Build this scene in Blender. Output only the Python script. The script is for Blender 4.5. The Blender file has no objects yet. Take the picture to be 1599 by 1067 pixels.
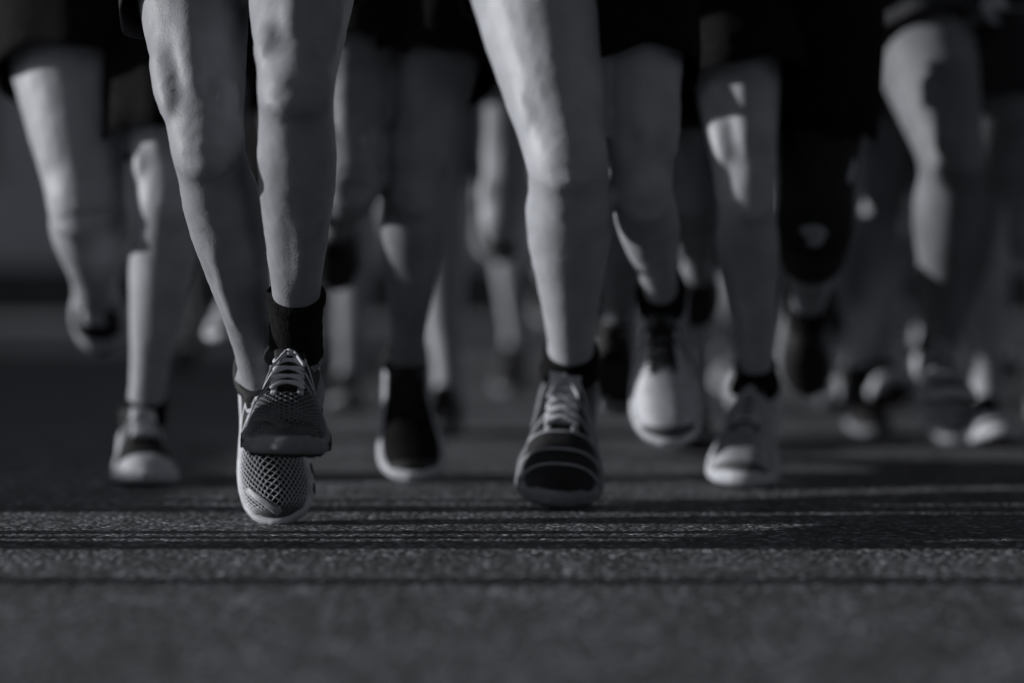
import bpy, bmesh, math, random
from mathutils import Vector, Matrix, noise
R = math.radians
random.seed(7)
SC = bpy.context.scene
COL = SC.collection

# ------------------------------------------------------------------ camera, sky, sun, exposure
F_PX = 3109.0            # 70 mm lens on 36 mm, in pixels of the 1599 px wide photograph
CAM_Z = 0.344
HORIZON = 450.0
cam = bpy.data.cameras.new('camera')
camo = bpy.data.objects.new('camera', cam); COL.objects.link(camo)
camo.location = (0, 0, CAM_Z); camo.rotation_euler = (R(90), 0, 0)
cam.lens = 70; cam.sensor_width = 36; cam.shift_y = -83.5/1599
cam.clip_start = 0.05; cam.clip_end = 2000
cam.dof.use_dof = True; cam.dof.focus_distance = 2.80; cam.dof.aperture_fstop = 1.05
SC.camera = camo

SUN_EL, SUN_AZ = 12.5, 0.0          # degrees: elevation; how far behind the runners it stands
w = bpy.data.worlds.new('World'); SC.world = w; w.use_nodes = True
nt = w.node_tree; nt.nodes.clear()
sky = nt.nodes.new('ShaderNodeTexSky'); sky.sky_type = 'NISHITA'; sky.sun_disc = False
sky.sun_elevation = R(SUN_EL); sky.sun_rotation = R(-90+SUN_AZ)
bw = nt.nodes.new('ShaderNodeRGBToBW')
tint = nt.nodes.new('ShaderNodeMix'); tint.data_type = 'RGBA'; tint.blend_type = 'MULTIPLY'
tint.inputs[0].default_value = 1; tint.inputs[7].default_value = (0.93, 0.965, 1.06, 1)
bg = nt.nodes.new('ShaderNodeBackground'); bg.inputs[1].default_value = 0.062
out = nt.nodes.new('ShaderNodeOutputWorld')
nt.links.new(sky.outputs[0], bw.inputs[0]); nt.links.new(bw.outputs[0], tint.inputs[6])
nt.links.new(tint.outputs[2], bg.inputs[0]); nt.links.new(bg.outputs[0], out.inputs[0])

sl = bpy.data.lights.new('sun', 'SUN'); sl.energy = 5.0; sl.angle = R(0.5); sl.color = (1, 0.995, 1.0)
so = bpy.data.objects.new('sun', sl); COL.objects.link(so)
sun_dir = Vector((math.cos(R(SUN_AZ)), -math.sin(R(SUN_AZ)), -math.tan(R(SUN_EL))))
so.rotation_euler = sun_dir.to_track_quat('-Z', 'Y').to_euler(); so.location = (-30, 3, 8)
SC.view_settings.view_transform = 'Standard'; SC.view_settings.look = 'None'
SC.view_settings.exposure = -0.35; SC.view_settings.gamma = 1
SC.view_settings.use_curve_mapping = False
SC.render.engine = 'CYCLES'

# ------------------------------------------------------------------ helpers
def W(px, py, Y):
    return Vector(((px-799.5)*Y/F_PX, Y, CAM_Z+(HORIZON-py)*Y/F_PX))

def link(name, mesh, mats, parent=None, smooth=True):
    o = bpy.data.objects.new(name, mesh); COL.objects.link(o)
    if not isinstance(mats, (list, tuple)): mats = [mats]
    if not mesh.materials:
        for m in mats: mesh.materials.append(m)
    if smooth: mesh.shade_smooth()
    if parent: o.parent = parent
    return o

def obj(name, bm, mats, parent=None, smooth=True, recalc=True):
    if recalc: bmesh.ops.recalc_face_normals(bm, faces=bm.faces[:])
    me = bpy.data.meshes.new(name); bm.to_mesh(me); bm.free()
    return link(name, me, mats, parent, smooth)

def baked(bm, mods):
    """bmesh -> mesh with a modifier stack applied"""
    bmesh.ops.recalc_face_normals(bm, faces=bm.faces[:])
    me = bpy.data.meshes.new('tmp'); bm.to_mesh(me); bm.free()
    o = bpy.data.objects.new('tmp', me); COL.objects.link(o)
    for typ, props in mods:
        m = o.modifiers.new(typ, typ)
        for k, v in props.items(): setattr(m, k, v)
    dg = bpy.context.evaluated_depsgraph_get(); dg.update()
    res = bpy.data.meshes.new_from_object(o.evaluated_get(dg))
    bpy.data.objects.remove(o); bpy.data.meshes.remove(me)
    return res

def tagit(o, label=None, cat=None, group=None, kind=None):
    for k, v in (('label', label), ('category', cat), ('group', group), ('kind', kind)):
        if v: o[k] = v
    return o

def loft(bm, rings, caps=True):
    """rings: list of lists of points"""
    vs = [[bm.verts.new(p) for p in r] for r in rings]
    n = len(rings[0])
    for a, b in zip(vs, vs[1:]):
        for i in range(n):
            j = (i+1) % n
            bm.faces.new((a[i], a[j], b[j], b[i]))
    if caps:
        bm.faces.new(vs[0][::-1]); bm.faces.new(vs[-1])
    return vs

def ell_ring(c, s, f, rx, ry, n=20, wob=None):
    r = []
    for i in range(n):
        t = 2*math.pi*i/n
        k = 1 if wob is None else wob(t)
        r.append(c + s*(rx*k*math.cos(t)) + f*(ry*k*math.sin(t)))
    return r

def interp(tab, t):
    if t <= tab[0][0]: return tab[0][1:]
    for a, b in zip(tab, tab[1:]):
        if t <= b[0]:
            k = (t-a[0])/(b[0]-a[0]); k = k*k*(3-2*k)*0.5 + k*0.5
            return tuple(x+(y-x)*k for x, y in zip(a[1:], b[1:]))
    return tab[-1][1:]

def ellipsoid(bm, c, ax, nseg=12):
    """ax: three radius vectors"""
    res = bmesh.ops.create_uvsphere(bm, u_segments=nseg, v_segments=max(6, nseg*2//3), radius=1)
    M = Matrix((ax[0], ax[1], ax[2])).transposed()
    for v in res['verts']: v.co = M @ v.co + c

def capsule(bm, a, b, ra, rb, n=10):
    d = (b-a); L = d.length; d = d/L
    s = d.orthogonal().normalized(); f = d.cross(s)
    rings = []
    for k in (-0.98, -0.7, -0.3, 0): rings.append(ell_ring(a+d*(k*ra), s, f, ra*math.sqrt(1-k*k), ra*math.sqrt(1-k*k), n))
    for k in (0, 0.3, 0.7, 0.98): rings.append(ell_ring(b+d*(k*rb), s, f, rb*math.sqrt(1-k*k), rb*math.sqrt(1-k*k), n))
    loft(bm, rings)

def tube(bm, pts, r, n=8):
    rings = []
    for i, p in enumerate(pts):
        d = (pts[min(i+1, len(pts)-1)]-pts[max(i-1, 0)]).normalized()
        s = d.cross(Vector((0.13, 0.2, 1))).normalized(); f = s.cross(d)
        rings.append(ell_ring(p, s, f, r, r, n))
    loft(bm, rings)

def box(bm, x0, x1, y0, y1, z0, z1, bev=0):
    r = bmesh.ops.create_cube(bm, size=1)
    for v in r['verts']:
        v.co = Vector(((x0+x1)/2+v.co.x*(x1-x0), (y0+y1)/2+v.co.y*(y1-y0), (z0+z1)/2+v.co.z*(z1-z0)))
    if bev:
        es = list({e for v in r['verts'] for e in v.link_edges})
        bmesh.ops.bevel(bm, geom=es, offset=bev, segments=1, affect='EDGES')

# ------------------------------------------------------------------ materials (the photograph is black and white: all greys)
def grey(v): return (v*0.955, v*0.98, v*1.055, 1)
def mat(name, lo, hi, rough=0.6, scale=30, bump=0.2, bscale=300, spec=0.4, dist=0.001, stretch=None, sheen=0, detail=4, ramp=(0.35, 0.65)):
    m = bpy.data.materials.new(name); m.use_nodes = True
    t = m.node_tree; N = t.nodes; L = t.links
    b = N['Principled BSDF']; b.inputs['Roughness'].default_value = rough
    b.inputs['Specular IOR Level'].default_value = spec
    if sheen: b.inputs['Sheen Weight'].default_value = sheen
    tc = N.new('ShaderNodeTexCoord'); mp = N.new('ShaderNodeMapping')
    L.new(tc.outputs['Object'], mp.inputs[0])
    if stretch: mp.inputs['Scale'].default_value = stretch
    n1 = N.new('ShaderNodeTexNoise'); n1.inputs['Scale'].default_value = scale; n1.inputs['Detail'].default_value = detail
    L.new(mp.outputs[0], n1.inputs['Vector'])
    cr = N.new('ShaderNodeValToRGB'); cr.color_ramp.elements[0].color = grey(lo); cr.color_ramp.elements[1].color = grey(hi)
    cr.color_ramp.elements[0].position, cr.color_ramp.elements[1].position = ramp
    L.new(n1.outputs[0], cr.inputs[0]); L.new(cr.outputs[0], b.inputs['Base Color'])
    if bump:
        n2 = N.new('ShaderNodeTexNoise'); n2.inputs['Scale'].default_value = bscale; n2.inputs['Detail'].default_value = 3
        L.new(mp.outputs[0], n2.inputs['Vector'])
        bp = N.new('ShaderNodeBump'); bp.inputs['Strength'].default_value = bump; bp.inputs['Distance'].default_value = dist
        L.new(n2.outputs[0], bp.inputs['Height']); L.new(bp.outputs[0], b.inputs['Normal'])
    return m

M = {
 'skin_light': mat('skin_light', 0.33, 0.41, 0.5, 18, 0.45, 300, 0.3, 0.0012, detail=5),
 'skin_mid': mat('skin_mid', 0.23, 0.30, 0.5, 18, 0.5, 300, 0.2, 0.0012, detail=5),
 'skin_tan': mat('skin_tan', 0.15, 0.21, 0.55, 14, 0.3, 420, 0.25),
 'skin_dark': mat('skin_dark', 0.11, 0.16, 0.42, 14, 0.3, 420, 0.4),
 'black_cloth': mat('black_cloth', 0.004, 0.009, 0.9, 60, 0.5, 900, 0.1),
 'dark_cloth': mat('dark_cloth', 0.025, 0.045, 0.85, 60, 0.5, 900, 0.15),
 'grey_cloth': mat('grey_cloth', 0.12, 0.17, 0.85, 50, 0.5, 900, 0.15),
 'white_cloth': mat('white_cloth', 0.5, 0.6, 0.8, 40, 0.5, 900, 0.2),
 'rib_sock': mat('rib_sock', 0.004, 0.012, 0.95, 40, 0.8, 60, 0.1, 0.002, (6, 6, 0.3)),
 'shoe_dark': mat('shoe_dark', 0.008, 0.018, 0.7, 200, 0.5, 900, 0.3),
 'shoe_grey': mat('shoe_grey', 0.06, 0.10, 0.65, 200, 0.5, 900, 0.3),
 'shoe_white': mat('shoe_white', 0.42, 0.55, 0.55, 90, 0.3, 900, 0.35),
 'shoe_silver': mat('shoe_silver', 0.25, 0.38, 0.4, 60, 0.2, 900, 0.5),
 'mesh_white': mat('mesh_white', 0.45, 0.6, 0.6, 300, 0.4, 1500, 0.3),
 'mesh_grey': mat('mesh_grey', 0.15, 0.23, 0.6, 300, 0.4, 1500, 0.3),
 'rubber': mat('rubber', 0.012, 0.03, 0.7, 90, 0.3, 500, 0.35),
 'foam': mat('foam', 0.40, 0.58, 0.6, 45, 0.35, 500, 0.3),
 'foam_grey': mat('foam_grey', 0.16, 0.24, 0.6, 45, 0.35, 500, 0.3),
 'lace_white': mat('lace_white', 0.5, 0.6, 0.8, 400, 0.5, 1800, 0.2),
 'lace_black': mat('lace_black', 0.006, 0.015, 0.8, 400, 0.5, 1800, 0.2),
 'hair': mat('hair', 0.01, 0.03, 0.6, 60, 0.9, 90, 0.4, 0.004, (1, 1, 0.2)),
 'kerb_stone': mat('kerb_stone', 0.20, 0.32, 0.85, 12, 0.5, 120, 0.3, 0.004),
 'paving': mat('paving', 0.14, 0.2, 0.85, 9, 0.5, 100, 0.3, 0.004),
 'plaster': mat('plaster', 0.42, 0.52, 0.9, 1.2, 0.4, 60, 0.2, 0.006),
 'plinth': mat('plinth', 0.05, 0.08, 0.85, 5, 0.5, 50, 0.3, 0.006),
 'glass_dark': mat('glass_dark', 0.01, 0.02, 0.08, 2, 0, 10, 0.6),
 'frame_metal': mat('frame_metal', 0.08, 0.12, 0.5, 8, 0.1, 100, 0.5),
 'concrete': mat('concrete', 0.22, 0.32, 0.85, 6, 0.5, 80, 0.3, 0.006),
 'earth': mat('earth', 0.06, 0.10, 0.95, 3, 0.6, 40, 0.2, 0.02),
}

def asphalt():
    m = bpy.data.materials.new('asphalt'); m.use_nodes = True
    t = m.node_tree; N = t.nodes; L = t.links; b = N['Principled BSDF']
    tc = N.new('ShaderNodeTexCoord')
    vo = N.new('ShaderNodeTexVoronoi'); vo.inputs['Scale'].default_value = 130; vo.inputs['Randomness'].default_value = 1
    v2 = N.new('ShaderNodeTexVoronoi'); v2.inputs['Scale'].default_value = 85
    ns = N.new('ShaderNodeTexNoise'); ns.inputs['Scale'].default_value = 7; ns.inputs['Detail'].default_value = 8; ns.inputs['Roughness'].default_value = 0.65
    nf = N.new('ShaderNodeTexNoise'); nf.inputs['Scale'].default_value = 45; nf.inputs['Detail'].default_value = 5; nf.inputs['Roughness'].default_value = 0.7
    for n in (vo, v2, ns, nf): L.new(tc.outputs['Object'], n.inputs['Vector'])
    # each stone its own grey
    sep = N.new('ShaderNodeSeparateColor'); L.new(vo.outputs['Color'], sep.inputs[0])
    cr = N.new('ShaderNodeValToRGB'); e = cr.color_ramp.elements
    e[0].position = 0.0; e[0].color = grey(0.03); e[1].position = 1; e[1].color = grey(0.4)
    k = e.new(0.55); k.color = grey(0.09); k = e.new(0.86); k.color = grey(0.15)
    L.new(sep.outputs[0], cr.inputs[0])
    c2 = N.new('ShaderNodeValToRGB'); c2.color_ramp.elements[0].position = 0.3; c2.color_ramp.elements[1].position = 0.72
    c2.color_ramp.elements[0].color = (0.5, 0.5, 0.5, 1); c2.color_ramp.elements[1].color = (1.45, 1.45, 1.45, 1)
    L.new(ns.outputs[0], c2.inputs[0])
    mx = N.new('ShaderNodeMix'); mx.data_type = 'RGBA'; mx.blend_type = 'MULTIPLY'; mx.inputs[0].default_value = 1
    L.new(cr.outputs[0], mx.inputs[6]); L.new(c2.outputs[0], mx.inputs[7])
    c3 = N.new('ShaderNodeValToRGB'); c3.color_ramp.elements[0].position = 0.35; c3.color_ramp.elements[1].position = 0.65
    c3.color_ramp.elements[0].color = (0.62, 0.62, 0.62, 1); c3.color_ramp.elements[1].color = (1.42, 1.42, 1.42, 1)
    L.new(nf.outputs[0], c3.inputs[0])
    m2 = N.new('ShaderNodeMix'); m2.data_type = 'RGBA'; m2.blend_type = 'MULTIPLY'; m2.inputs[0].default_value = 1
    L.new(mx.outputs[2], m2.inputs[6]); L.new(c3.outputs[0], m2.inputs[7])
    L.new(m2.outputs[2], b.inputs['Base Color'])
    b.inputs['Roughness'].default_value = 0.66; b.inputs['Specular IOR Level'].default_value = 0.4
    ad = N.new('ShaderNodeMath'); ad.operation = 'MULTIPLY_ADD'; ad.inputs[1].default_value = -1.0; ad.inputs[2].default_value = 1
    L.new(vo.outputs['Distance'], ad.inputs[0])
    a2 = N.new('ShaderNodeMath'); a2.operation = 'ADD'; L.new(ad.outputs[0], a2.inputs[0]); L.new(nf.outputs[0], a2.inputs[1])
    a3 = N.new('ShaderNodeMath'); a3.operation = 'SUBTRACT'; L.new(a2.outputs[0], a3.inputs[0]); L.new(v2.outputs['Distance'], a3.inputs[1])
    bp = N.new('ShaderNodeBump'); bp.inputs['Strength'].default_value = 0.6; bp.inputs['Distance'].default_value = 0.0045
    L.new(a3.outputs[0], bp.inputs['Height']); L.new(bp.outputs[0], b.inputs['Normal'])
    return m
M['asphalt'] = asphalt()

# ------------------------------------------------------------------ the setting
bm = bmesh.new(); box(bm, -160, 160, -60, 260, -0.6, -0.02)
tagit(obj('ground', bm, M['earth'], smooth=False), kind='structure')
bm = bmesh.new(); box(bm, -60, 60, -30, 12.0, -0.02, 0.0)
tagit(obj('road', bm, M['asphalt'], smooth=False), kind='structure')
bm = bmesh.new(); box(bm, -60, 60, 12.16, 15.0, -0.02, 0.125)
pav = tagit(obj('pavement', bm, M['paving'], smooth=False), kind='structure')
# kerb stones, one metre each, gap of 8 mm
kerb = bpy.data.objects.new('kerb', None); COL.objects.link(kerb); tagit(kerb, kind='structure')
bm = bmesh.new(); box(bm, 0.004, 0.996, 12.0, 12.156, -0.02, 0.13, 0.012)
ks = obj('kerb_stone', bm, M['kerb_stone'], kerb, smooth=False); ks.location.x = -6
for i in range(1, 13):
    c = ks.copy(); COL.objects.link(c); c.parent = kerb; c.location.x = -6+i; c.location.z = random.uniform(-0.006, 0.004)
# paving slabs: sheet of slabs on the pavement
bm = bmesh.new(); box(bm, 0.004, 0.596, 0.004, 0.596, 0.125, 0.133, 0.003)
sl0 = obj('paving_slab', bm, M['paving'], pav, smooth=False)
first = True
for j in range(4):
    for i in range(18):
        s = sl0 if first else sl0.copy()
        if not first: COL.objects.link(s); s.parent = pav
        first = False
        s.location = (-5.4+0.6*i, 12.18+0.6*j, random.uniform(-0.003, 0.002))

# building far behind, wholly out of focus
bld = bpy.data.objects.new('building', None); COL.objects.link(bld); bld.location = (0, 16, 0)
tagit(bld, 'plain rendered street building with a dark plinth behind the runners', 'building')
bm = bmesh.new(); box(bm, -30, 30, 0.0, 8, 0.52, 9)
obj('wall', bm, M['plaster'], bld, smooth=False)
bm = bmesh.new(); box(bm, -30, 30, -0.06, 8, 0, 0.52, 0.02)
obj('plinth', bm, M['plinth'], bld, smooth=False)
for i in range(-6, 7):
    x = i*2.4
    bm = bmesh.new()
    for a in ((x-.62, x-.55), (x+.55, x+.62)): box(bm, a[0], a[1], -0.05, 0.0-0.002, 1.32, 3.0)
    box(bm, x-.55, x+.55, -0.05, -0.002, 2.93, 3.0); box(bm, x-.55, x+.55, -0.05, -0.002, 1.32, 1.39)
    box(bm, x-.03, x+.03, -0.045, -0.002, 1.39, 2.93)
    f = obj('window', bm, M['frame_metal'], bld, smooth=False)
    bm = bmesh.new(); box(bm, x-.55, x-.03, -0.02, -0.002, 1.39, 2.93); obj('pane', bm, M['glass_dark'], f, smooth=False)
    bm = bmesh.new(); box(bm, x+.03, x+.55, -0.02, -0.002, 1.39, 2.93); obj('pane', bm, M['glass_dark'], f, smooth=False)
    bm = bmesh.new(); box(bm, x-.7, x+.7, -0.12, -0.002, 1.25, 1.32, 0.01); obj('window_sill', bm, M['concrete'], f, smooth=False)

# low concrete blocks added out of view so their long shadow darkens the road
SHADE_H = 0.79
bar = bpy.data.objects.new('shade_barrier', None); COL.objects.link(bar); bar.location = (-4.2, 3.08, 0)
tagit(bar, 'low concrete blocks added out of view to cast shade on the road', 'shadow caster')
for k in range(5):
    bm = bmesh.new()
    prof = [(-.28, 0), (.28, 0), (.28, .07), (.16, .25), (.09, SHADE_H), (-.09, SHADE_H), (-.16, .25), (-.28, .07)]
    loft(bm, [[Vector((x, y, z)) for x, z in prof] for y in (k*1.6+.004, k*1.6+1.596)])
    obj('shade_block', bm, M['concrete'], bar, smooth=False)

# rubber posts added outside the frame to lay thin shadow lines on the road
def shadow_post(x, Y, h, r_, lab):
    t = bpy.data.objects.new('shadow_post', None); COL.objects.link(t); t.location = (x, Y, 0)
    tagit(t, lab, 'lane post', 'short rubber posts added on the sunny side to cast shadow lines')
    z = Vector((0, 0, 1)); X_, Y_ = Vector((1, 0, 0)), Vector((0, 1, 0))
    bm = bmesh.new()
    loft(bm, [ell_ring(z*a, X_, Y_, q, q, 16) for a, q in ((.02, r_), (h*.5, r_*.96), (h-.012, r_*.92), (h, r_*.7))])
    obj('shaft', bm, M['rubber'], t)
    bm = bmesh.new()
    loft(bm, [ell_ring(z*a, X_, Y_, q, q, 20) for a, q in ((0, r_+.018), (.010, r_+.018), (.022, r_+.008), (.026, r_+.001))])
    obj('base', bm, M['rubber'], t)
    for a in (.62, .80):
        bm = bmesh.new()
        loft(bm, [ell_ring(z*(h*a+b), X_, Y_, r_+.0015, r_+.0015, 16) for b in (0, .035)]); obj('reflective_band', bm, M['shoe_silver'], t)
for x, Y, h, r_, lab in (
    (-.72, 2.335, .38, .024, 'slim added shadow post standing nearest the camera'),
    (-.80, 2.665, .40, .042, 'stout added shadow post level with the leading runner'),
    (-.86, 2.745, .40, .014, 'thin added shadow post behind the stout one'),
    (-.90, 2.805, .42, .018, 'slim added shadow post third behind the stout one'),
    (-.94, 3.10, .44, .048, 'stoutest added shadow post at the front of the second row'),
    (-.98, 3.22, .44, .022, 'last slim added shadow post beside the second row')):
    shadow_post(x, Y, h, r_, lab)

# ------------------------------------------------------------------ running shoe (local: +y toe, +z up, ankle joint at 0,0,.085)
Y_HEEL, Y_TOE = -0.066, 0.208
LEN = Y_TOE-Y_HEEL
WT = [(0, .012), (.015, .020), (.05, .028), (.12, .0335), (.3, .034), (.42, .0345), (.55, .041), (.7, .0485), (.8, .049), (.88, .045), (.94, .036), (.975, .025), (1, .008)]
HT = [(0, .030), (.02, .046), (.08, .053), (.2, .040), (.28, .046), (.35, .062), (.42, .058), (.55, .045), (.7, .039), (.82, .036), (.9, .031), (.96, .022), (1, .008)]
ZB = [(0, .036), (.3, .034), (.6, .025), (.8, .018), (1, .015)]
def lin(tab, t):
    t = min(max(t, 0), 1)
    for a, b in zip(tab, tab[1:]):
        if t <= b[0]: return a[1]+(b[1]-a[1])*(t-a[0])/(b[0]-a[0])
    return tab[-1][1]
def sm(tab, t):  # smoothed table
    return (lin(tab, t-.012)+2*lin(tab, t)+lin(tab, t+.012))/4
def spring(p, flex):
    s = (p.y-Y_HEEL)/LEN
    z = p.z + (.016*((s-.68)/.32)**2 if s > .68 else 0) + (.006*((.12-s)/.12)**2 if s < .12 else 0)
    q = Vector((p.x + .006*math.sin(math.pi*min(max(s, 0), 1)), p.y, z))
    if flex and s > .62:
        a = R(flex)*min(1, (s-.62)/.14); c = Vector((0, Y_HEEL+.66*LEN, .02))
        v = q-c; q = c + Vector((v.x, v.y*math.cos(a)-v.z*math.sin(a), v.y*math.sin(a)+v.z*math.cos(a)))
    return q
def up0(s, th):
    wd = sm(WT, s); h = sm(HT, s); zb = lin(ZB, s)
    c, sn = math.cos(th), math.sin(th)
    x = wd*math.copysign(abs(c)**.75, c); z = zb + h*max(sn, 0)**.85
    x *= 1 - .12*max(sn, 0)*(s > .3)
    return Vector((x, Y_HEEL+LEN*s, z))
def upt(s, th, off, flex):
    p = up0(s, th)
    if off:
        e = .01
        ds = up0(min(s+e, 1), th)-up0(max(s-e, 0), th); dt = up0(s, min(th+e*3, math.pi))-up0(s, max(th-e*3, 0))
        n = dt.cross(ds)
        if n.length > 1e-9:
            n.normalize()
            if n.dot(Vector((math.cos(th), 0, math.sin(th)+.2))) < 0: n = -n
            p = p+n*off
    return spring(p, flex)

def patch(pts_fn, nu, nv, th, flex):
    """thin shell over the upper; pts_fn(u,v)->(s,theta)"""
    bm = bmesh.new()
    top = [[bm.verts.new(upt(*pts_fn(i/nu, j/nv), th, flex)) for j in range(nv+1)] for i in range(nu+1)]
    bot = [[bm.verts.new(upt(*pts_fn(i/nu, j/nv), -.0004, flex)) for j in range(nv+1)] for i in range(nu+1)]
    for i in range(nu):
        for j in range(nv):
            bm.faces.new((top[i][j], top[i+1][j], top[i+1][j+1], top[i][j+1]))
            bm.faces.new((bot[i][j], bot[i][j+1], bot[i+1][j+1], bot[i+1][j]))
    for i in range(nu):
        for j in (0, nv): bm.faces.new((top[i][j], top[i+1][j], bot[i+1][j], bot[i][j]))
    for j in range(nv):
        for i in (0, nu): bm.faces.new((top[i][j], top[i][j+1], bot[i][j+1], bot[i][j]))
    return bm

def outline(n, grow):
    pts = []
    S = [0.5-0.5*math.cos(math.pi*i/n) for i in range(n+1)]
    right = [Vector((sm(WT, s), Y_HEEL+LEN*s, 0)) for s in S]
    left = [Vector((-p.x, p.y, 0)) for p in right]
    loop = right+left[::-1]
    m = len(loop); res = []
    for i, p in enumerate(loop):
        d = loop[(i+1) % m]-loop[i-1]; nn = Vector((d.y, -d.x, 0)).normalized()
        res.append(p+nn*grow)
    return res

def shoe(parent, mtx, st, flex=0, detail=2):
    g = lambda k, d: M[st.get(k, d)]
    n_s, n_t = (44, 28) if detail == 2 else (20, 14)
    bm = bmesh.new()
    rows = []
    for i in range(n_s+1):
        s = 0.5-0.5*math.cos(math.pi*i/n_s)
        rows.append([bm.verts.new(upt(s, math.pi*j/n_t, 0, flex)) for j in range(n_t+1)])
    for a, b in zip(rows, rows[1:]):
        for j in range(n_t): bm.faces.new((a[j], a[j+1], b[j+1], b[j]))
        bm.faces.new((a[n_t], a[0], b[0], b[n_t]))
    bm.faces.new(rows[0]); bm.faces.new(rows[-1])
    up = obj('running_shoe', bm, g('upper', 'shoe_dark'), parent)
    up.matrix_local = mtx
    if st.get('label'): up['label'] = st['label']
    # midsole
    bm = bmesh.new(); n = 26 if detail == 2 else 12
    rings = []
    levels = ((0, .0035), (.12, .0055), (.3, .0075), (.5, .006), (.7, .0065), (.9, .004), (1.0, .0005))
    for k, gr in levels:
        r = []
        for p in outline(n, gr):
            s = (p.y-Y_HEEL)/LEN
            zt = lin(ZB, s)+.007+(.006 if s > .95 else 0); zz = .004+(zt-.004)*k
            r.append(spring(Vector((p.x, p.y, zz)), flex))
        rings.append(r)
    loft(bm, rings)
    obj('midsole', bm, g('midsole', 'foam'), up)
    if lt_n := st.get('notches'):
        ol = outline(60, .0062)
        for q in range(6, len(ol)-6, 5):
            if not .30 < (ol[q].y-Y_HEEL)/LEN < .86: continue
            p0, p1 = ol[q], ol[q+2]; d = (p1-p0).normalized(); nrm = Vector((d.y, -d.x, 0))
            bm = bmesh.new(); vs = []
            for z in (.006, .017):
                for w_, o_ in ((0, -.004), (1, -.004), (1, .0022), (0, .0022)):
                    vs.append(bm.verts.new(spring((p1 if w_ else p0)+nrm*o_+d*(.004 if z > .01 else 0)+Vector((0, 0, z)), flex)))
            for f in ((0, 1, 2, 3), (4, 5, 6, 7), (0, 1, 5, 4), (1, 2, 6, 5), (2, 3, 7, 6), (3, 0, 4, 7)): bm.faces.new([vs[k] for k in f])
            obj('sole_notch', bm, M['rubber'], up, smooth=False)
    # outsole: lugs with gaps between them
    bm = bmesh.new()
    ny, nx = (18, 5) if detail == 2 else (9, 3)
    for i in range(ny):
        s0 = (i+.12)/ny; s1 = (i+.88)/ny
        wd = min(sm(WT, s0), sm(WT, s1))*1.02
        if .36 < (s0+s1)/2 < .5: wd *= .75
        for j in range(nx):
            a = -wd+2*wd*(j+.08)/nx; b = -wd+2*wd*(j+.92)/nx
            q = (.02 if (i+j) % 2 else -.02)*0
            vs = []
            for z in (-.001, .0055):
                for x, s in ((a, s0), (b, s0+q), (b, s1+q), (a, s1)):
                    vs.append(bm.verts.new(spring(Vector((x, Y_HEEL+LEN*s, z)), flex)))
            for f in ((0, 1, 2, 3), (4, 5, 6, 7), (0, 1, 5, 4), (1, 2, 6, 5), (2, 3, 7, 6), (3, 0, 4, 7)):
                bm.faces.new([vs[k] for k in f])
    obj('outsole', bm, g('outsole', 'rubber'), up, smooth=False)
    # padded collar
    bm = bmesh.new(); rings = []
    nc = 28 if detail == 2 else 14
    for i in range(nc):
        t = 2*math.pi*i/nc
        c = Vector((.031*math.cos(t), -.012+.046*math.sin(t), .078+.006*abs(math.sin(t))**2+.012*max(0, -math.sin(t))**3+.010*max(0, math.sin(t))**2))
        o_ = Vector((math.cos(t), math.sin(t), 0)).normalized()
        rings.append([spring(c+o_*(.0085*math.cos(a))+Vector((0, 0, .011*math.sin(a))), 0) for a in [2*math.pi*k/10 for k in range(10)]])
    vs = [[bm.verts.new(p) for p in r] for r in rings]
    for i in range(nc):
        a, b = vs[i], vs[(i+1) % nc]
        for k in range(10): bm.faces.new((a[k], a[(k+1) % 10], b[(k+1) % 10], b[k]))
    obj('collar', bm, g('collar', 'shoe_dark'), up)
    # tongue
    bm = bmesh.new(); rings = []
    for i in range(9):
        u = i/8; s = .60-.27*u
        wd = .012+.010*u; base = up0(s, math.pi/2); z = base.z+.0015+(.0+.026*max(0, u-.55)**1.3)
        y = base.y+(.004*u)
        rings.append([spring(Vector((.0, 0, 0))+Vector((wd*math.cos(a), y, z+.0035*math.sin(a)-(wd*math.cos(a))**2*6)), flex if s > .62 else 0) for a in [2*math.pi*k/12 for k in range(12)]])
    loft(bm, rings); obj('tongue', bm, g('tongue', 'shoe_dark'), up)
    # overlays
    hp = math.pi/2
    nn = 2 if detail == 2 else 1
    bm = patch(lambda u, v: (.0+.16*u, hp+(v-.5)*math.pi*(1-.25*u)), 6*nn, 12*nn, .0016, flex)
    obj('heel_counter', bm, g('counter', 'shoe_silver'), up)
    tg = st.get('toe', 1)
    if tg:
        bm = patch(lambda u, v: (1.0-(.045+.05*abs(2*v-1)**2+tg*.02)*(1-u), (v)*math.pi), 6*nn, 14*nn, .0018, flex)
        obj('toe_guard', bm, g('guard', 'shoe_grey'), up)
    if detail >= 1:
        for sg in (1, -1):
            th = (lambda q: q) if sg > 0 else (lambda q: math.pi-q)
            bm = patch(lambda u, v: (.34+.30*u, th(R(62)+R(7)*v*1.6+R(4)*u)), 10, 3, .0018, flex)
            obj('eyestay', bm, g('eyestay', 'shoe_silver'), up)
            for q in range(st.get('stripes', 3)):
                bm = patch(lambda u, v: (.36+.085*q+.10*u+.018*v, th(R(4)+R(56)*(1-u))), 10, 2, .0015, flex)
                obj('side_stripe', bm, g('stripe', 'shoe_silver'), up)
    if st.get('bands'):
        for q in range(3):
            bm = patch(lambda u, v: (.62+.105*q+.022*math.sin(math.pi*u)+.007*v, math.pi*u), 22, 2, .002, flex)
            obj('toe_band', bm, g('stripe', 'shoe_silver'), up)
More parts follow.
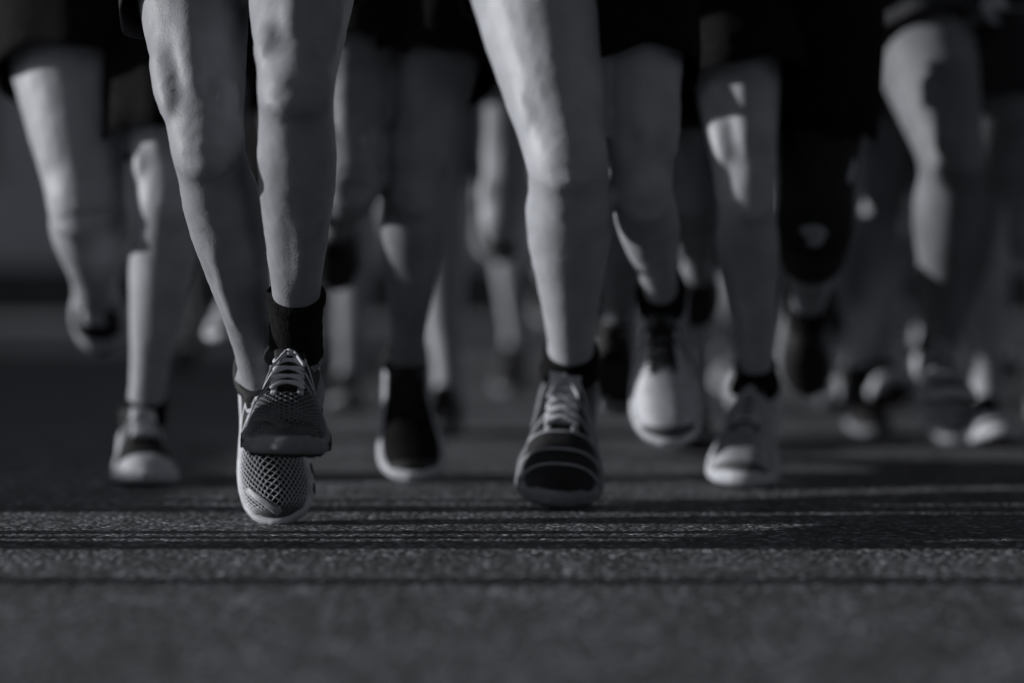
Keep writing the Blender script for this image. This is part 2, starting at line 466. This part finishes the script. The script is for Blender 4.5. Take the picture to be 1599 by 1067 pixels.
    # laces
    for q in range(5 if detail else 3):
        s = .385+.05*q
        for dr in ((1, -1) if detail == 2 else (1,)):
            pts = []
            for k in range(11):
                u = k/10; thq = R(66)+R(48)*u
                so_ = dr*(u-.5)*.035
                p = upt(s+so_, thq, .0045+.003*math.sin(math.pi*u), flex); pts.append(p)
            bm = bmesh.new(); tube(bm, pts, .0026, 6); obj('lace', bm, g('lace', 'lace_white'), up)
    if detail:
        bm = bmesh.new()
        for sg in (1, -1):
            c = upt(.375, hp, .012, flex)
            pts = [c+Vector((sg*(.020*math.sin(t*math.pi)**1), .012*math.sin(2*math.pi*t)+.01*t, -.004-.012*math.sin(t*math.pi))) for t in [k/12 for k in range(13)]]
            tube(bm, pts, .0024, 6)
            pts = [c+Vector((sg*(.004+.016*t), .030*t, -.002-.012*t)) for t in [k/6 for k in range(7)]]
            tube(bm, pts, .0022, 6)
        ellipsoid(bm, c+Vector((0, 0, -.003)), (Vector((.006, 0, 0)), Vector((0, .005, 0)), Vector((0, 0, .005))), 8)
        obj('lace_knot', bm, g('lace', 'lace_white'), up)
    # knitted lattice over the forefoot: open diamonds
    lt = st.get('lattice')
    if lt:
        bm = bmesh.new(); ds, nt_ = .0185, 34
        cache = {}
        def gv(i, j):
            if (i, j) not in cache:
                cache[(i, j)] = bm.verts.new(upt(.52+ds*i, math.pi*j/nt_, .0012, flex))
            return cache[(i, j)]
        for i in range(1, int(.435/ds)):
            for j in range(1, nt_):
                if (i+j) % 2: continue
                s = .52+ds*i
                if s < .635 and R(60) < math.pi*j/nt_ < R(120): continue
                bm.faces.new((gv(i-1, j), gv(i, j+1), gv(i+1, j), gv(i, j-1)))
        me = baked(bm, [('SUBSURF', {'levels': 0, 'render_levels': 0}), ('WIREFRAME', {'thickness': .0023, 'use_even_offset': False})])
        link('mesh_lattice', me, M[lt], up)
        # angled toe overlay
        bm = patch(lambda u, v: (.80+.16*u+.02*v, R(100)-R(62)*(1-u)*.9-R(14)*v), 10, 4, .003, flex)
        obj('toe_overlay', bm, g('overlay', 'shoe_grey'), up)
    return up

# ------------------------------------------------------------------ people
THIGH, SHIN = .425, .405
THIGH_TAB = [(-.12, .085, .09, 0), (0, .088, .093, 0), (.2, .086, .090, .004), (.45, .077, .082, .008), (.7, .064, .068, .007), (.88, .0535, .056, .003), (1.0, .051, .053, .002), (1.06, .047, .049, 0)]
SHIN_TAB = [(-.07, .044, .046, 0), (0, .050, .050, .002), (.1, .050, .053, -.004), (.22, .0545, .059, -.010), (.36, .053, .057, -.011), (.52, .045, .048, -.007), (.7, .036, .0385, -.003), (.85, .0310, .034, -.001), (.95, .0315, .036, -.002), (1.04, .033, .040, -.004)]

def seg_ring(tab, a, b, s, f, t, grow=0, n=24, wob=None, k=1):
    rx, ry, of = interp(tab, t)
    return ell_ring(a.lerp(b, t)+f*(of*k), s, f, rx*k+grow, ry*k+grow, n, wob)

def solve(P0, px, py, L, sign):
    d = Vector(((px-799.5)/F_PX, 1, (HORIZON-py)/F_PX)); C = Vector((0, 0, CAM_Z))-P0
    a = d.dot(d); b = 2*C.dot(d); c = C.dot(C)-L*L
    disc = b*b-4*a*c
    if disc <= 0:
        Y = -b/(2*a); P = Vector((0, 0, CAM_Z))+d*Y
        return P0+(P-P0).normalized()*L
    r = math.sqrt(disc)
    Y = (-b-r)/(2*a) if sign == 'f' else (-b+r)/(2*a)
    return Vector((0, 0, CAM_Z))+d*Y

def frames(hip, knee, ankle, toe, yaw=0, sc=1.0):
    F = Vector((math.sin(R(yaw)), -math.cos(R(yaw)), 0))
    a = (knee-hip).normalized(); ft = (F-a*F.dot(a)).normalized(); st = ft.cross(-a).normalized()
    b = (ankle-knee).normalized(); q = a.rotation_difference(b); fs = q @ ft; ss = q @ st
    D = (toe-ankle).normalized(); S = (ss-D*ss.dot(D)).normalized(); U = S.cross(D)
    phi = math.atan2(.06, .205); fw = D*math.cos(phi)+U*math.sin(phi); up = U*math.cos(phi)-D*math.sin(phi)
    Mx = Matrix((S*sc, fw*sc, up*sc)).transposed().to_4x4()
    Mx.translation = ankle-(up*.085*sc)
    return dict(hip=hip, knee=knee, ankle=ankle, ft=ft, st=st, fs=fs, ss=ss, M=Mx)

def person(label, pelvis, legs, style, vox=.007, lean=8, k=1.0, root_xy=None):
    """pelvis: world point; legs: two dicts from frames(), viewer's left one first"""
    root = bpy.data.objects.new('person', None); COL.objects.link(root)
    root.location = (pelvis.x, pelvis.y, 0)
    tagit(root, label, 'person', 'runners in the road race')
    O = Vector((pelvis.x, pelvis.y, 0)); P = pelvis-O
    for lg in legs:
        for q in ('hip', 'knee', 'ankle'): lg[q] = lg[q]-O
        m = lg['M'].copy(); m.translation = m.translation-O; lg['M'] = m
    bm = bmesh.new()
    k0 = k
    for idx, lg in enumerate(legs):
        k = lg.get('k', k0)
        inner = -1 if idx == 0 else 1      # the person's right leg is the viewer's left one
        h, kn, an = lg['hip'], lg['knee'], lg['ankle']
        st, ft, ss, fs = lg['st'], lg['ft'], lg['ss'], lg['fs']
        loft(bm, [seg_ring(THIGH_TAB, h, kn, st, ft, t, 0, 20, None, k) for t in (-.12, 0, .1, .2, .32, .45, .58, .7, .8, .88, .95, 1, 1.06)])
        loft(bm, [seg_ring(SHIN_TAB, kn, an, ss, fs, t, 0, 20, None, k) for t in (-.07, 0, .05, .1, .16, .22, .29, .36, .44, .52, .6, .7, .78, .85, .95, 1.04)])
        ax = (an-kn).normalized(); tx = (kn-h).normalized()
        mid = (ft+fs).normalized()
        ellipsoid(bm, kn, (st*.050*k, mid*.050*k, tx*.052), 14)
        ellipsoid(bm, kn+mid*.036*k+ax*.002, (st*.026, mid*.020, (tx+ax).normalized()*.030), 12)     # kneecap
        ellipsoid(bm, kn+fs*.032+ax*.055, (ss*.014, fs*.018, ax*.040), 10)                            # tendon below it
        # inner and outer calf heads, shin edge
        ellipsoid(bm, kn+ax*.115*k-fs*.030+ss*(inner*.023), (ss*.031*k, fs*.037*k, ax*.090), 14)
        ellipsoid(bm, kn+ax*.105*k-fs*.026-ss*(inner*.025), (ss*.027*k, fs*.034*k, ax*.082), 14)
        ellipsoid(bm, kn+ax*.15+fs*.033-ss*(inner*.012), (ss*.017, fs*.013, ax*.13), 12)
        ellipsoid(bm, an-fs*.036-ax*.03, (ss*.008, fs*.010, ax*.075), 8)                              # heel cord
        # thigh muscles
        ellipsoid(bm, h.lerp(kn, .84)+ft*.030+st*(inner*.030), (st*.026*k, ft*.030*k, tx*.055), 12)
        ellipsoid(bm, h.lerp(kn, .70)+ft*.030-st*(inner*.034), (st*.032*k, ft*.036*k, tx*.105), 12)
        ellipsoid(bm, h.lerp(kn, .55)+ft*.046, (st*.034*k, ft*.040*k, tx*.15), 12)
        ellipsoid(bm, an+ss*.028+ax*.002, (ss*.013, fs*.014, ax*.016), 8)
        ellipsoid(bm, an-ss*.028+ax*.008, (ss*.013, fs*.014, ax*.016), 8)
        Mf = lg['M']
        def lf(x, y, z): return Mf @ Vector((x, y, z))
        capsule(bm, an, lf(0, -.025, .055), .032, .026)
        capsule(bm, lf(0, .0, .062), lf(0.003, .10, .046), .028, .018)
        capsule(bm, lf(0.003, .09, .042), lf(.004, .15, .034), .018, .012)
    # torso
    T = Matrix.Rotation(R(lean), 3, 'X'); S_, F_ = Vector((-1, 0, 0)), Vector((0, -1, 0))
    def tp(x, y, z): return P+T @ Vector((x, y, z))
    Fl = T @ F_
    tw = [(-.09, .09, .07), (-.04, .145, .10), (.02, .155, .108), (.1, .135, .098), (.18, .125, .092), (.28, .145, .102), (.38, .168, .112), (.45, .172, .098), (.49, .12, .075), (.52, .06, .058), (.60, .05, .052)]
    loft(bm, [ell_ring(tp(0, 0, z), S_, Fl, a, b, 24) for z, a, b in tw])
    head = tp(0, -.035, .70)
    ellipsoid(bm, head, (Vector((.074, 0, 0)), Vector((0, .093, 0)), Vector((0, 0, .115))), 18)
    ellipsoid(bm, head+Vector((0, -.03, -.065)), (Vector((.050, 0, 0)), Vector((0, .055, 0)), Vector((0, 0, .052))), 14)
    ellipsoid(bm, head+Vector((0, -.094, -.022)), (Vector((.012, 0, 0)), Vector((0, .020, 0)), Vector((0, 0, .022))), 10)
    ellipsoid(bm, head+Vector((0, -.084, -.060)), (Vector((.022, 0, 0)), Vector((0, .010, 0)), Vector((0, 0, .008))), 10)
    for sg in (1, -1):
        ellipsoid(bm, head+Vector((sg*.074, 0, -.012)), (Vector((.009, 0, 0)), Vector((0, .018, 0)), Vector((0, 0, .030))), 10)
        ellipsoid(bm, head+Vector((sg*.030, -.083, .022)), (Vector((.020, 0, 0)), Vector((0, .010, 0)), Vector((0, 0, .006))), 8)
    # arms: opposite to the legs
    arms = []
    fw0 = (legs[0]['knee'].y < legs[1]['knee'].y)
    for idx, sg in ((0, -1), (1, 1)):
        forward = (idx == 1) if fw0 else (idx == 0)
        sh = tp(sg*.175, 0, .455)
        sw = R(22 if forward else -42)
        ua = Vector((sg*.16, -math.sin(sw), -math.cos(sw))).normalized()
        el = sh+ua*.29
        fl = R(92)
        fa = Vector((-sg*(.45 if forward else .1), -math.sin(sw+fl), -math.cos(sw+fl))).normalized()
        wr = el+fa*.25
        capsule(bm, sh, el, .050, .037, 14); capsule(bm, el, wr, .038, .026, 14)
        ellipsoid(bm, sh, (Vector((.058, 0, 0)), Vector((0, .055, 0)), Vector((0, 0, .058))), 12)
        s2 = fa.cross(Vector((0, 0, 1))).normalized(); u2 = s2.cross(fa).normalized()
        pm = wr+fa*.045
        ellipsoid(bm, pm, (s2*.017, u2*.042, fa*.052), 12)
        for q in range(4):
            a0 = pm+fa*.030+u2*(.028-.019*q)+s2*.004; l1 = (.034, .038, .036, .028)[q]
            a1 = a0+fa*l1-s2*(sg*.010); a2 = a1-s2*(sg*.026)-fa*.004
            a3 = a2-fa*.020-s2*(sg*.002)
            capsule(bm, a0, a1, .0092, .0088, 8); capsule(bm, a1, a2, .0088, .0083, 8); capsule(bm, a2, a3, .0083, .0075, 8)
        b0 = wr+fa*.02+u2*.030; b1 = b0+fa*.035+u2*.014-s2*(sg*.012); b2 = b1+fa*.024-s2*(sg*.016)-u2*.010
        capsule(bm, b0, b1, .012, .010, 8); capsule(bm, b1, b2, .010, .0085, 8)
        arms.append((sh, el, ua))
    me = baked(bm, [('REMESH', {'mode': 'VOXEL', 'voxel_size': vox}), ('SMOOTH', {'factor': .5, 'iterations': 5 if vox < .009 else 3})])
    if vox < .009:
        nn_ = [v.normal.copy() for v in me.vertices]
        for v, n_ in zip(me.vertices, nn_):
            c = v.co.copy(); v.co = c + n_*(.0008*noise.noise(c*38)+.0006*noise.noise(Vector((c.x*130, c.y*130, c.z*45))))
    link('body', me, M[style.get('skin', 'skin_light')], root)

    # shorts: hips and two open legs
    rs = random.Random(hash(label) & 0xffff if False else sum(map(ord, label)))
    bm = bmesh.new()
    loft(bm, [ell_ring(tp(0, 0, z), S_, Fl, a, b, 28) for z, a, b in ((-.10, .08, .09), (-.06, .155, .115), (.0, .178, .128), (.06, .166, .122), (.12, .150, .112))])
    hems = style.get('hem', (.5, .5)); fls = style.get('flare', .016); fls = fls if isinstance(fls, tuple) else (fls, fls)
    for idx, lg in enumerate(legs):
        hem = hems[idx]; fl_ = fls[idx]; k = lg.get('k', k0); ph = rs.uniform(0, 6)
        rings = []; inn = []
        ts = [-.12+(hem+.12)*q/9 for q in range(10)]
        for q, t in enumerate(ts):
            u = q/9
            wob = lambda a, u=u: 1+u*(.035*math.sin(5*a+ph)+.025*math.sin(9*a+2*ph+u))
            rings.append(seg_ring(THIGH_TAB, lg['hip'], lg['knee'], lg['st'], lg['ft'], t, .010+fl_*u, 40, wob, k))
            inn.append(seg_ring(THIGH_TAB, lg['hip'], lg['knee'], lg['st'], lg['ft'], t, .0075+fl_*u, 40, wob, k))
        ax_ = (lg['knee']-lg['hip']).normalized()
        for q in range(6, 10):
            for i in range(40):
                sh_ = ax_*((q-5)/4*(.014*math.sin(2*math.pi*i/40+ph)+.006*math.sin(10*math.pi*i/40+ph)))
                rings[q][i] += sh_; inn[q][i] += sh_
        a = loft(bm, rings, False); b = loft(bm, inn, False)
        for i in range(40):
            j = (i+1) % 40
            bm.faces.new((a[-1][i], a[-1][j], b[-1][j], b[-1][i])); bm.faces.new((a[0][i], a[0][j], b[0][j], b[0][i]))
    obj('shorts', bm, M[style.get('shorts', 'black_cloth')], root)
    # shirt
    bm = bmesh.new(); ph = rs.uniform(0, 6)
    loft(bm, [ell_ring(tp(0, 0, z), S_, Fl, a+.014, b+.014, 36, (lambda t, z=z: 1+.02*max(0, .4-z)*3*math.sin(7*t+ph+6*z))) for z, a, b in
              ((-.02, .160, .118), (.04, .150, .108), (.1, .140, .100), (.18, .130, .095), (.28, .146, .102), (.38, .168, .112), (.45, .172, .098), (.49, .13, .078), (.515, .065, .060))])
    for sh, el, ua in arms:
        s = ua.orthogonal().normalized(); f = ua.cross(s)
        loft(bm, [ell_ring(sh+ua*d, s, f, r, r, 18) for d, r in ((-.045, .030), (-.02, .055), (.03, .064), (.09, .062), (.14, .063))])
    obj('shirt', bm, M[style.get('shirt', 'grey_cloth')], root)
    # hair
    bm = bmesh.new(); ellipsoid(bm, head+Vector((0, .014, .022)), (Vector((.082, 0, 0)), Vector((0, .094, 0)), Vector((0, 0, .108))), 20)
    for v in bm.verts:
        v.co += (v.co-head).normalized()*.006*noise.noise(v.co*40)
    obj('hair', bm, M['hair'], root)
    # socks, sleeves, shoes
    for idx, lg in enumerate(legs):
        n = 32; k = lg.get('k', k0)
        for nm, rng, mt, grow in style.get('bands', ((), ()))[idx]:
            bm = bmesh.new()
            if rng[0] < 0:    # brace across the knee: thigh part then shin part
                ro = [seg_ring(THIGH_TAB, lg['hip'], lg['knee'], lg['st'], lg['ft'], 1+rng[0]*(1-q/5), grow+.004+.010*(q/5)**2, n, None, k) for q in range(5)]
                ro += [seg_ring(SHIN_TAB, lg['knee'], lg['ankle'], lg['ss'], lg['fs'], rng[1]*(q+.4)/5, grow+.016-.0022*q, n, None, k) for q in range(6)]
            else:
                ro = [seg_ring(SHIN_TAB, lg['knee'], lg['ankle'], lg['ss'], lg['fs'], rng[0]+(rng[1]-rng[0])*q/9,
                               grow+(.0015 if q < 2 else 0)+(.0008 if q % 2 else 0)+.007*math.exp(-((rng[0]+(rng[1]-rng[0])*q/9-.3)/.22)**2), n, None, k) for q in range(10)]
            loft(bm, ro, True)
            o = obj(nm, bm, M[mt], root)
        shoe(root, lg['M'], style['shoes'][idx], lg.get('flex', 0), style.get('detail', 2))
    return root

def px_person(label, pel, legpx, style, **kw):
    """pel=(px, Y, z); legpx per leg: knee (px,py,dir), ankle (px,py,dir), toe (px,py,dir), flex"""
    P = W(pel[0], 450, pel[1]); P.z = pel[2]
    hw = .088; legs = []
    for sg, lp in zip((-1, 1), legpx):
        hip = P+Vector((sg*hw, 0, -.01))
        kn = solve(hip, *lp[0][:2], THIGH, lp[0][2]); an = solve(kn, *lp[1][:2], SHIN, lp[1][2])
        to = solve(an, *lp[2][:2], .2136, lp[2][2])
        fr = frames(hip, kn, an, to, kw.get('yaw', 0), lp[4] if len(lp) > 4 else 1.0); fr['flex'] = lp[3] if len(lp) > 3 else 0
        for _ in range(3):      # a sole never dips into the road
            low = min((fr['M'] @ Vector(q)).z for q in ((0, .205, .014), (.03, .185, .010), (-.03, .185, .010), (.045, .12, 0), (-.045, .12, 0), (.025, -.06, 0), (-.025, -.06, 0)))
            if low < 0 or (low < .03 and lp[2][1] > 700):
                an = an-Vector((0, 0, low)); to = to-Vector((0, 0, low)); fr0 = fr
                fr = frames(hip, kn, an, to, 0, lp[4] if len(lp) > 4 else 1.0); fr['flex'] = fr0['flex']
        fr['toe'] = to; legs.append(fr)
        if len(lp) > 5: fr['k'] = lp[5]
        pass
    kw.pop('yaw', None)
    return person(label, P, legs, style, **kw)

CYCLE = [  # (thigh forward deg, knee flex deg, foot toe-down deg) viewer's-left leg, viewer's-right leg, height over ground
    ((18, 22, -2), (-8, 98, 60), 0),
    ((-24, 14, 48), (42, 72, 12), 0),
    ((8, 18, 6), (12, 118, 55), 0),
    ((34, 30, -12), (-22, 62, 70), .05),
    ((-16, 10, 28), (28, 92, 25), .0),
    ((2, 4, 0), (3, 5, 0), .0),
    ((3, 5, 0), (-6, 12, 10), .0),
]
def fk_person(label, px, Y, pose, mirror, style, **kw):
    a, b, air = CYCLE[pose]
    if mirror: a, b = b, a
    hw = .088; X = (px-799.5)*Y/F_PX
    P = Vector((X, Y, 0)); legs = []; low = 9
    for sg, (al, ka, ft) in zip((-1, 1), (a, b)):
        hip = P+Vector((sg*hw, 0, -.01))
        d1 = Vector((0, -math.sin(R(al)), -math.cos(R(al)))); kn = hip+d1*THIGH+Vector((-sg*.015, 0, 0))
        be = al-ka; d2 = Vector((0, -math.sin(R(be)), -math.cos(R(be)))); an = kn+d2*SHIN+Vector((-sg*.02, 0, 0))
        g = R(ft+16.3); d3 = Vector((sg*.08, -math.cos(g), -math.sin(g))).normalized(); to = an+d3*.2136
        fr = frames(hip, kn, an, to); legs.append(fr)
        for q in (Vector((0, -.06, 0)), Vector((0, .15, 0)), Vector((0, .2, .016))): low = min(low, (fr['M'] @ q).z)
    dz = -low+air; P.z = dz
    for fr in legs:
        for q in ('hip', 'knee', 'ankle'): fr[q] = fr[q]+Vector((0, 0, dz))
        fr['M'] = Matrix.Translation((0, 0, dz)) @ fr['M']
    return person(label, P, legs, style, **kw)

EMPTY = ((), ())
SH_WHITEMESH = dict(notches=True, upper='shoe_dark', lattice='mesh_white', midsole='foam', counter='shoe_white', eyestay='shoe_silver', guard='shoe_grey', stripe='shoe_white', lace='lace_white', overlay='shoe_silver', stripes=3)
SH_GREYMESH = dict(notches=True, upper='shoe_dark', lattice='mesh_grey', midsole='foam_grey', counter='shoe_white', eyestay='shoe_white', guard='shoe_grey', stripe='shoe_white', lace='lace_white', overlay='shoe_grey', stripes=3)
SH_A = dict(upper='shoe_dark', midsole='foam', counter='shoe_white', eyestay='shoe_dark', guard='shoe_white', toe=6, stripe='shoe_white', lace='lace_white', tongue='shoe_white', stripes=2)
SH_D = dict(upper='black_cloth', midsole='foam', counter='shoe_white', eyestay='shoe_dark', guard='rubber', stripe='shoe_dark', lace='lace_black', stripes=2)
SH_E1 = dict(upper='shoe_dark', midsole='foam_grey', counter='shoe_white', eyestay='shoe_silver', guard='shoe_dark', stripe='shoe_white', bands=True, lace='lace_white', tongue='shoe_white', stripes=3, collar='black_cloth')
SH_WHITE = dict(upper='shoe_white', midsole='foam', counter='shoe_silver', eyestay='shoe_grey', guard='shoe_grey', stripe='shoe_grey', lace='lace_black', tongue='shoe_grey', collar='black_cloth', stripes=2)
SH_DARK = dict(upper='shoe_dark', midsole='foam_grey', counter='shoe_grey', eyestay='shoe_dark', guard='rubber', stripe='shoe_grey', lace='lace_black', stripes=2)
SH_LIGHT = dict(upper='shoe_silver', midsole='foam', counter='shoe_white', eyestay='shoe_dark', guard='shoe_grey', stripe='shoe_white', lace='lace_white', tongue='shoe_dark', collar='black_cloth', stripes=3)
ANKLE_BLACK = ('sock', (.80, 1.0), 'rib_sock', .004)

# B: the leading runner in focus
px_person('leading runner with mesh shoes touching the road and one black ankle sock',
    (385, 2.925, .905),
    (((325, 235, 'f'), (408, 608, 'b'), (440, 838, 'f'), 0), ((462, 150, 'f'), (462, 552, 'b'), (449, 690, 'f'), 0, 1.08)),
    dict(skin='skin_mid', shorts='dark_cloth', shirt='white_cloth', hem=(.42, .30), shoes=(SH_WHITEMESH, SH_GREYMESH),
         bands=((), (('sock', (.76, 1.0), 'rib_sock', .006),))), vox=.006, k=1.0)
# A
px_person('runner in black shorts against the bare grey wall, white toed shoe planted',
    (176, 3.66, .90),
    (((136, 324, 'f'), (148, 455, 'b'), (157, 540, 'b'), 0, 1, 1.34), ((262, 316, 'f'), (226, 645, 'b'), (234, 745, 'f'), 0, 1.05, 1.08)),
    dict(skin='skin_light', shirt='black_cloth', hem=(.42, .74), flare=.03, shoes=(SH_A, SH_A), bands=((), (('sock', (.93, 1.04), 'rib_sock', .004),))), k=1.2)
# D
px_person('runner with bare dark shins and an all black pointed shoe touching the road',
    (622, 3.58, .90),
    (((548, 285, 'f'), (524, 350, 'b'), (522, 440, 'b')), ((645, 300, 'f'), (637, 592, 'b'), (648, 760, 'f'), 0, 1.08)),
    dict(skin='skin_tan', hem=(.46, .46), flare=.03, shirt='dark_cloth', shoes=(SH_DARK, SH_D), bands=EMPTY))
# E
px_person('pale legged runner with banded black shoe planted and white laced shoe lifted',
    (908, 3.25, .915),
    (((887, 262, 'f'), (892, 605, 'b'), (878, 768, 'f'), 0, 1.26, 1.24), ((1002, 300, 'f'), (1036, 470, 'b'), (1046, 690, 'f'), 0, 1.15, .96)),
    dict(skin='skin_light', hem=(.22, .55), flare=(.012, .02), shirt='white_cloth', shoes=(SH_E1, SH_WHITE), bands=((('sock', (.9, 1.02), 'black_cloth', .006),), (('sock', (.88, 1.04), 'black_cloth', .006),))), k=1.08)
# H
px_person('runner in long loose black shorts half hidden behind the pale legged runner',
    (1045, 3.75, .90),
    (((985, 300, 'f'), (962, 500, 'b'), (968, 640, 'f')), ((1085, 300, 'f'), (1090, 420, 'b'), (1085, 500, 'b'))),
    dict(skin='skin_mid', hem=(.75, .80), flare=.03, shirt='black_cloth', shoes=(SH_DARK, SH_DARK), bands=EMPTY))
# I
px_person('runner in wide black shorts and black ankle socks planting a pale striped shoe',
    (1215, 3.56, .90),
    (((1165, 310, 'f'), (1182, 622, 'b'), (1160, 752, 'f'), 0, 1.15), ((1272, 350, 'f'), (1262, 500, 'b'), (1262, 610, 'b'))),
    dict(skin='skin_light', hem=(.52, .62), flare=(.04, .018), shirt='black_cloth', shoes=(SH_LIGHT, SH_DARK), bands=((('sock', (.88, 1.02), 'rib_sock', .006),), (('leg_sleeve', (-.42, .34), 'shoe_dark', .004), ANKLE_BLACK))))

cloth = ['black_cloth', 'dark_cloth', 'grey_cloth', 'white_cloth']
skins = ['skin_light', 'skin_mid', 'skin_light', 'skin_dark', 'skin_mid']
shoes = [SH_DARK, SH_LIGHT, SH_WHITE, SH_A, SH_D]
def st(i, shorts, shirt, sk, sh, hem=.45, bands=EMPTY, detail=1):
    return dict(skin=sk, shorts=shorts, shirt=shirt, hem=(hem, hem), shoes=(sh, sh), bands=bands, detail=detail, flare=.022)
back = [
 # px, Y, pose, mirror, shorts, shirt, skin, shoe, hem, k, label
 (400, 4.35, 4, True, 'black_cloth', 'grey_cloth', 'skin_mid', SH_LIGHT, .45, 1, 'runner hidden behind the leading runner, pale shoe showing'),
 (735, 4.75, 2, False, 'black_cloth', 'dark_cloth', 'skin_light', SH_DARK, .3, 1.1, 'runner seen between the all black shoe and the banded shoe'),
 (1115, 4.45, 0, False, 'dark_cloth', 'grey_cloth', 'skin_light', SH_DARK, .4, 1.15, 'runner seen in the gap before the wide black shorts'),
 (1495, 4.12, 1, True, 'dark_cloth', 'white_cloth', 'skin_tan', SH_LIGHT, .3, 1.25, 'runner with bare heavy legs and a pale shoe lifted near the frame edge'),
 (1385, 5.05, 3, False, 'black_cloth', 'black_cloth', 'skin_light', SH_WHITE, .5, 1.15, 'runner all in black with white shoes behind the wide black shorts'),
 (1605, 4.95, 2, True, 'grey_cloth', 'grey_cloth', 'skin_light', SH_DARK, .4, 1.2, 'runner cut by the picture edge in grey kit and dark shoes'),
 (520, 5.8, 0, True, 'grey_cloth', 'black_cloth', 'skin_mid', SH_DARK, .5, 1, 'blurred runner in grey shorts between the leading pair'),
 (1338, 4.5, 4, True, 'grey_cloth', 'black_cloth', 'skin_light', SH_DARK, .45, 1.1, 'blurred runner in black shirt and grey shorts in the packed crowd'),
 (1560, 4.55, 0, False, 'black_cloth', 'grey_cloth', 'skin_light', SH_WHITE, .4, 1.15, 'blurred runner in black shorts and white shoes beside the heavy legged runner'),
 (290, 7.6, 1, False, 'black_cloth', 'dark_cloth', 'skin_dark', SH_DARK, .5, 1, 'blurred dark skinned runner behind the white toed shoe runner'),
 (655, 7.2, 3, True, 'dark_cloth', 'grey_cloth', 'skin_mid', SH_DARK, .5, 1, 'far runner in grey shirt and dark shorts behind the all black shoe'),
 (830, 6.3, 4, False, 'black_cloth', 'white_cloth', 'skin_light', SH_DARK, .5, 1, 'blurred runner in white shirt behind the pale legged runner'),
 (960, 8.0, 0, True, 'grey_cloth', 'dark_cloth', 'skin_mid', SH_LIGHT, .5, 1, 'far runner in grey shorts above the lifted white shoe'),
 (1040, 5.5, 2, True, 'grey_cloth', 'white_cloth', 'skin_light', SH_LIGHT, .4, 1.1, 'blurred runner in white shirt behind the long loose shorts'),
 (1235, 5.25, 1, False, 'grey_cloth', 'grey_cloth', 'skin_light', SH_WHITE, .45, 1.1, 'blurred runner all in grey behind the wide black shorts'),
 (1325, 6.0, 0, False, 'black_cloth', 'grey_cloth', 'skin_light', SH_LIGHT, .4, 1.1, 'far runner in grey shirt and black shorts among the crowd'),
 (1445, 5.7, 4, True, 'white_cloth', 'white_cloth', 'skin_light', SH_WHITE, .4, 1.1, 'far runner all in white near the heavy legged runner'),
 (1550, 6.5, 3, False, 'grey_cloth', 'black_cloth', 'skin_light', SH_LIGHT, .5, 1.1, 'far runner in black shirt and grey shorts near the edge'),
 (1180, 6.7, 4, False, 'dark_cloth', 'white_cloth', 'skin_light', SH_LIGHT, .5, 1.1, 'farthest runner in white shirt seen past the wide black shorts'),
 (450, 8.4, 2, False, 'black_cloth', 'black_cloth', 'skin_mid', SH_LIGHT, .5, 1, 'farthest runner in black kit behind the leading runner'),
]
for i, (px, Y, po, mi, sh, st_, sk, so_, hem, kk, lab) in enumerate(back):
    fk_person(lab, px, Y, po, mi, st(i, sh, st_, sk, so_, hem), vox=.011, k=kk)
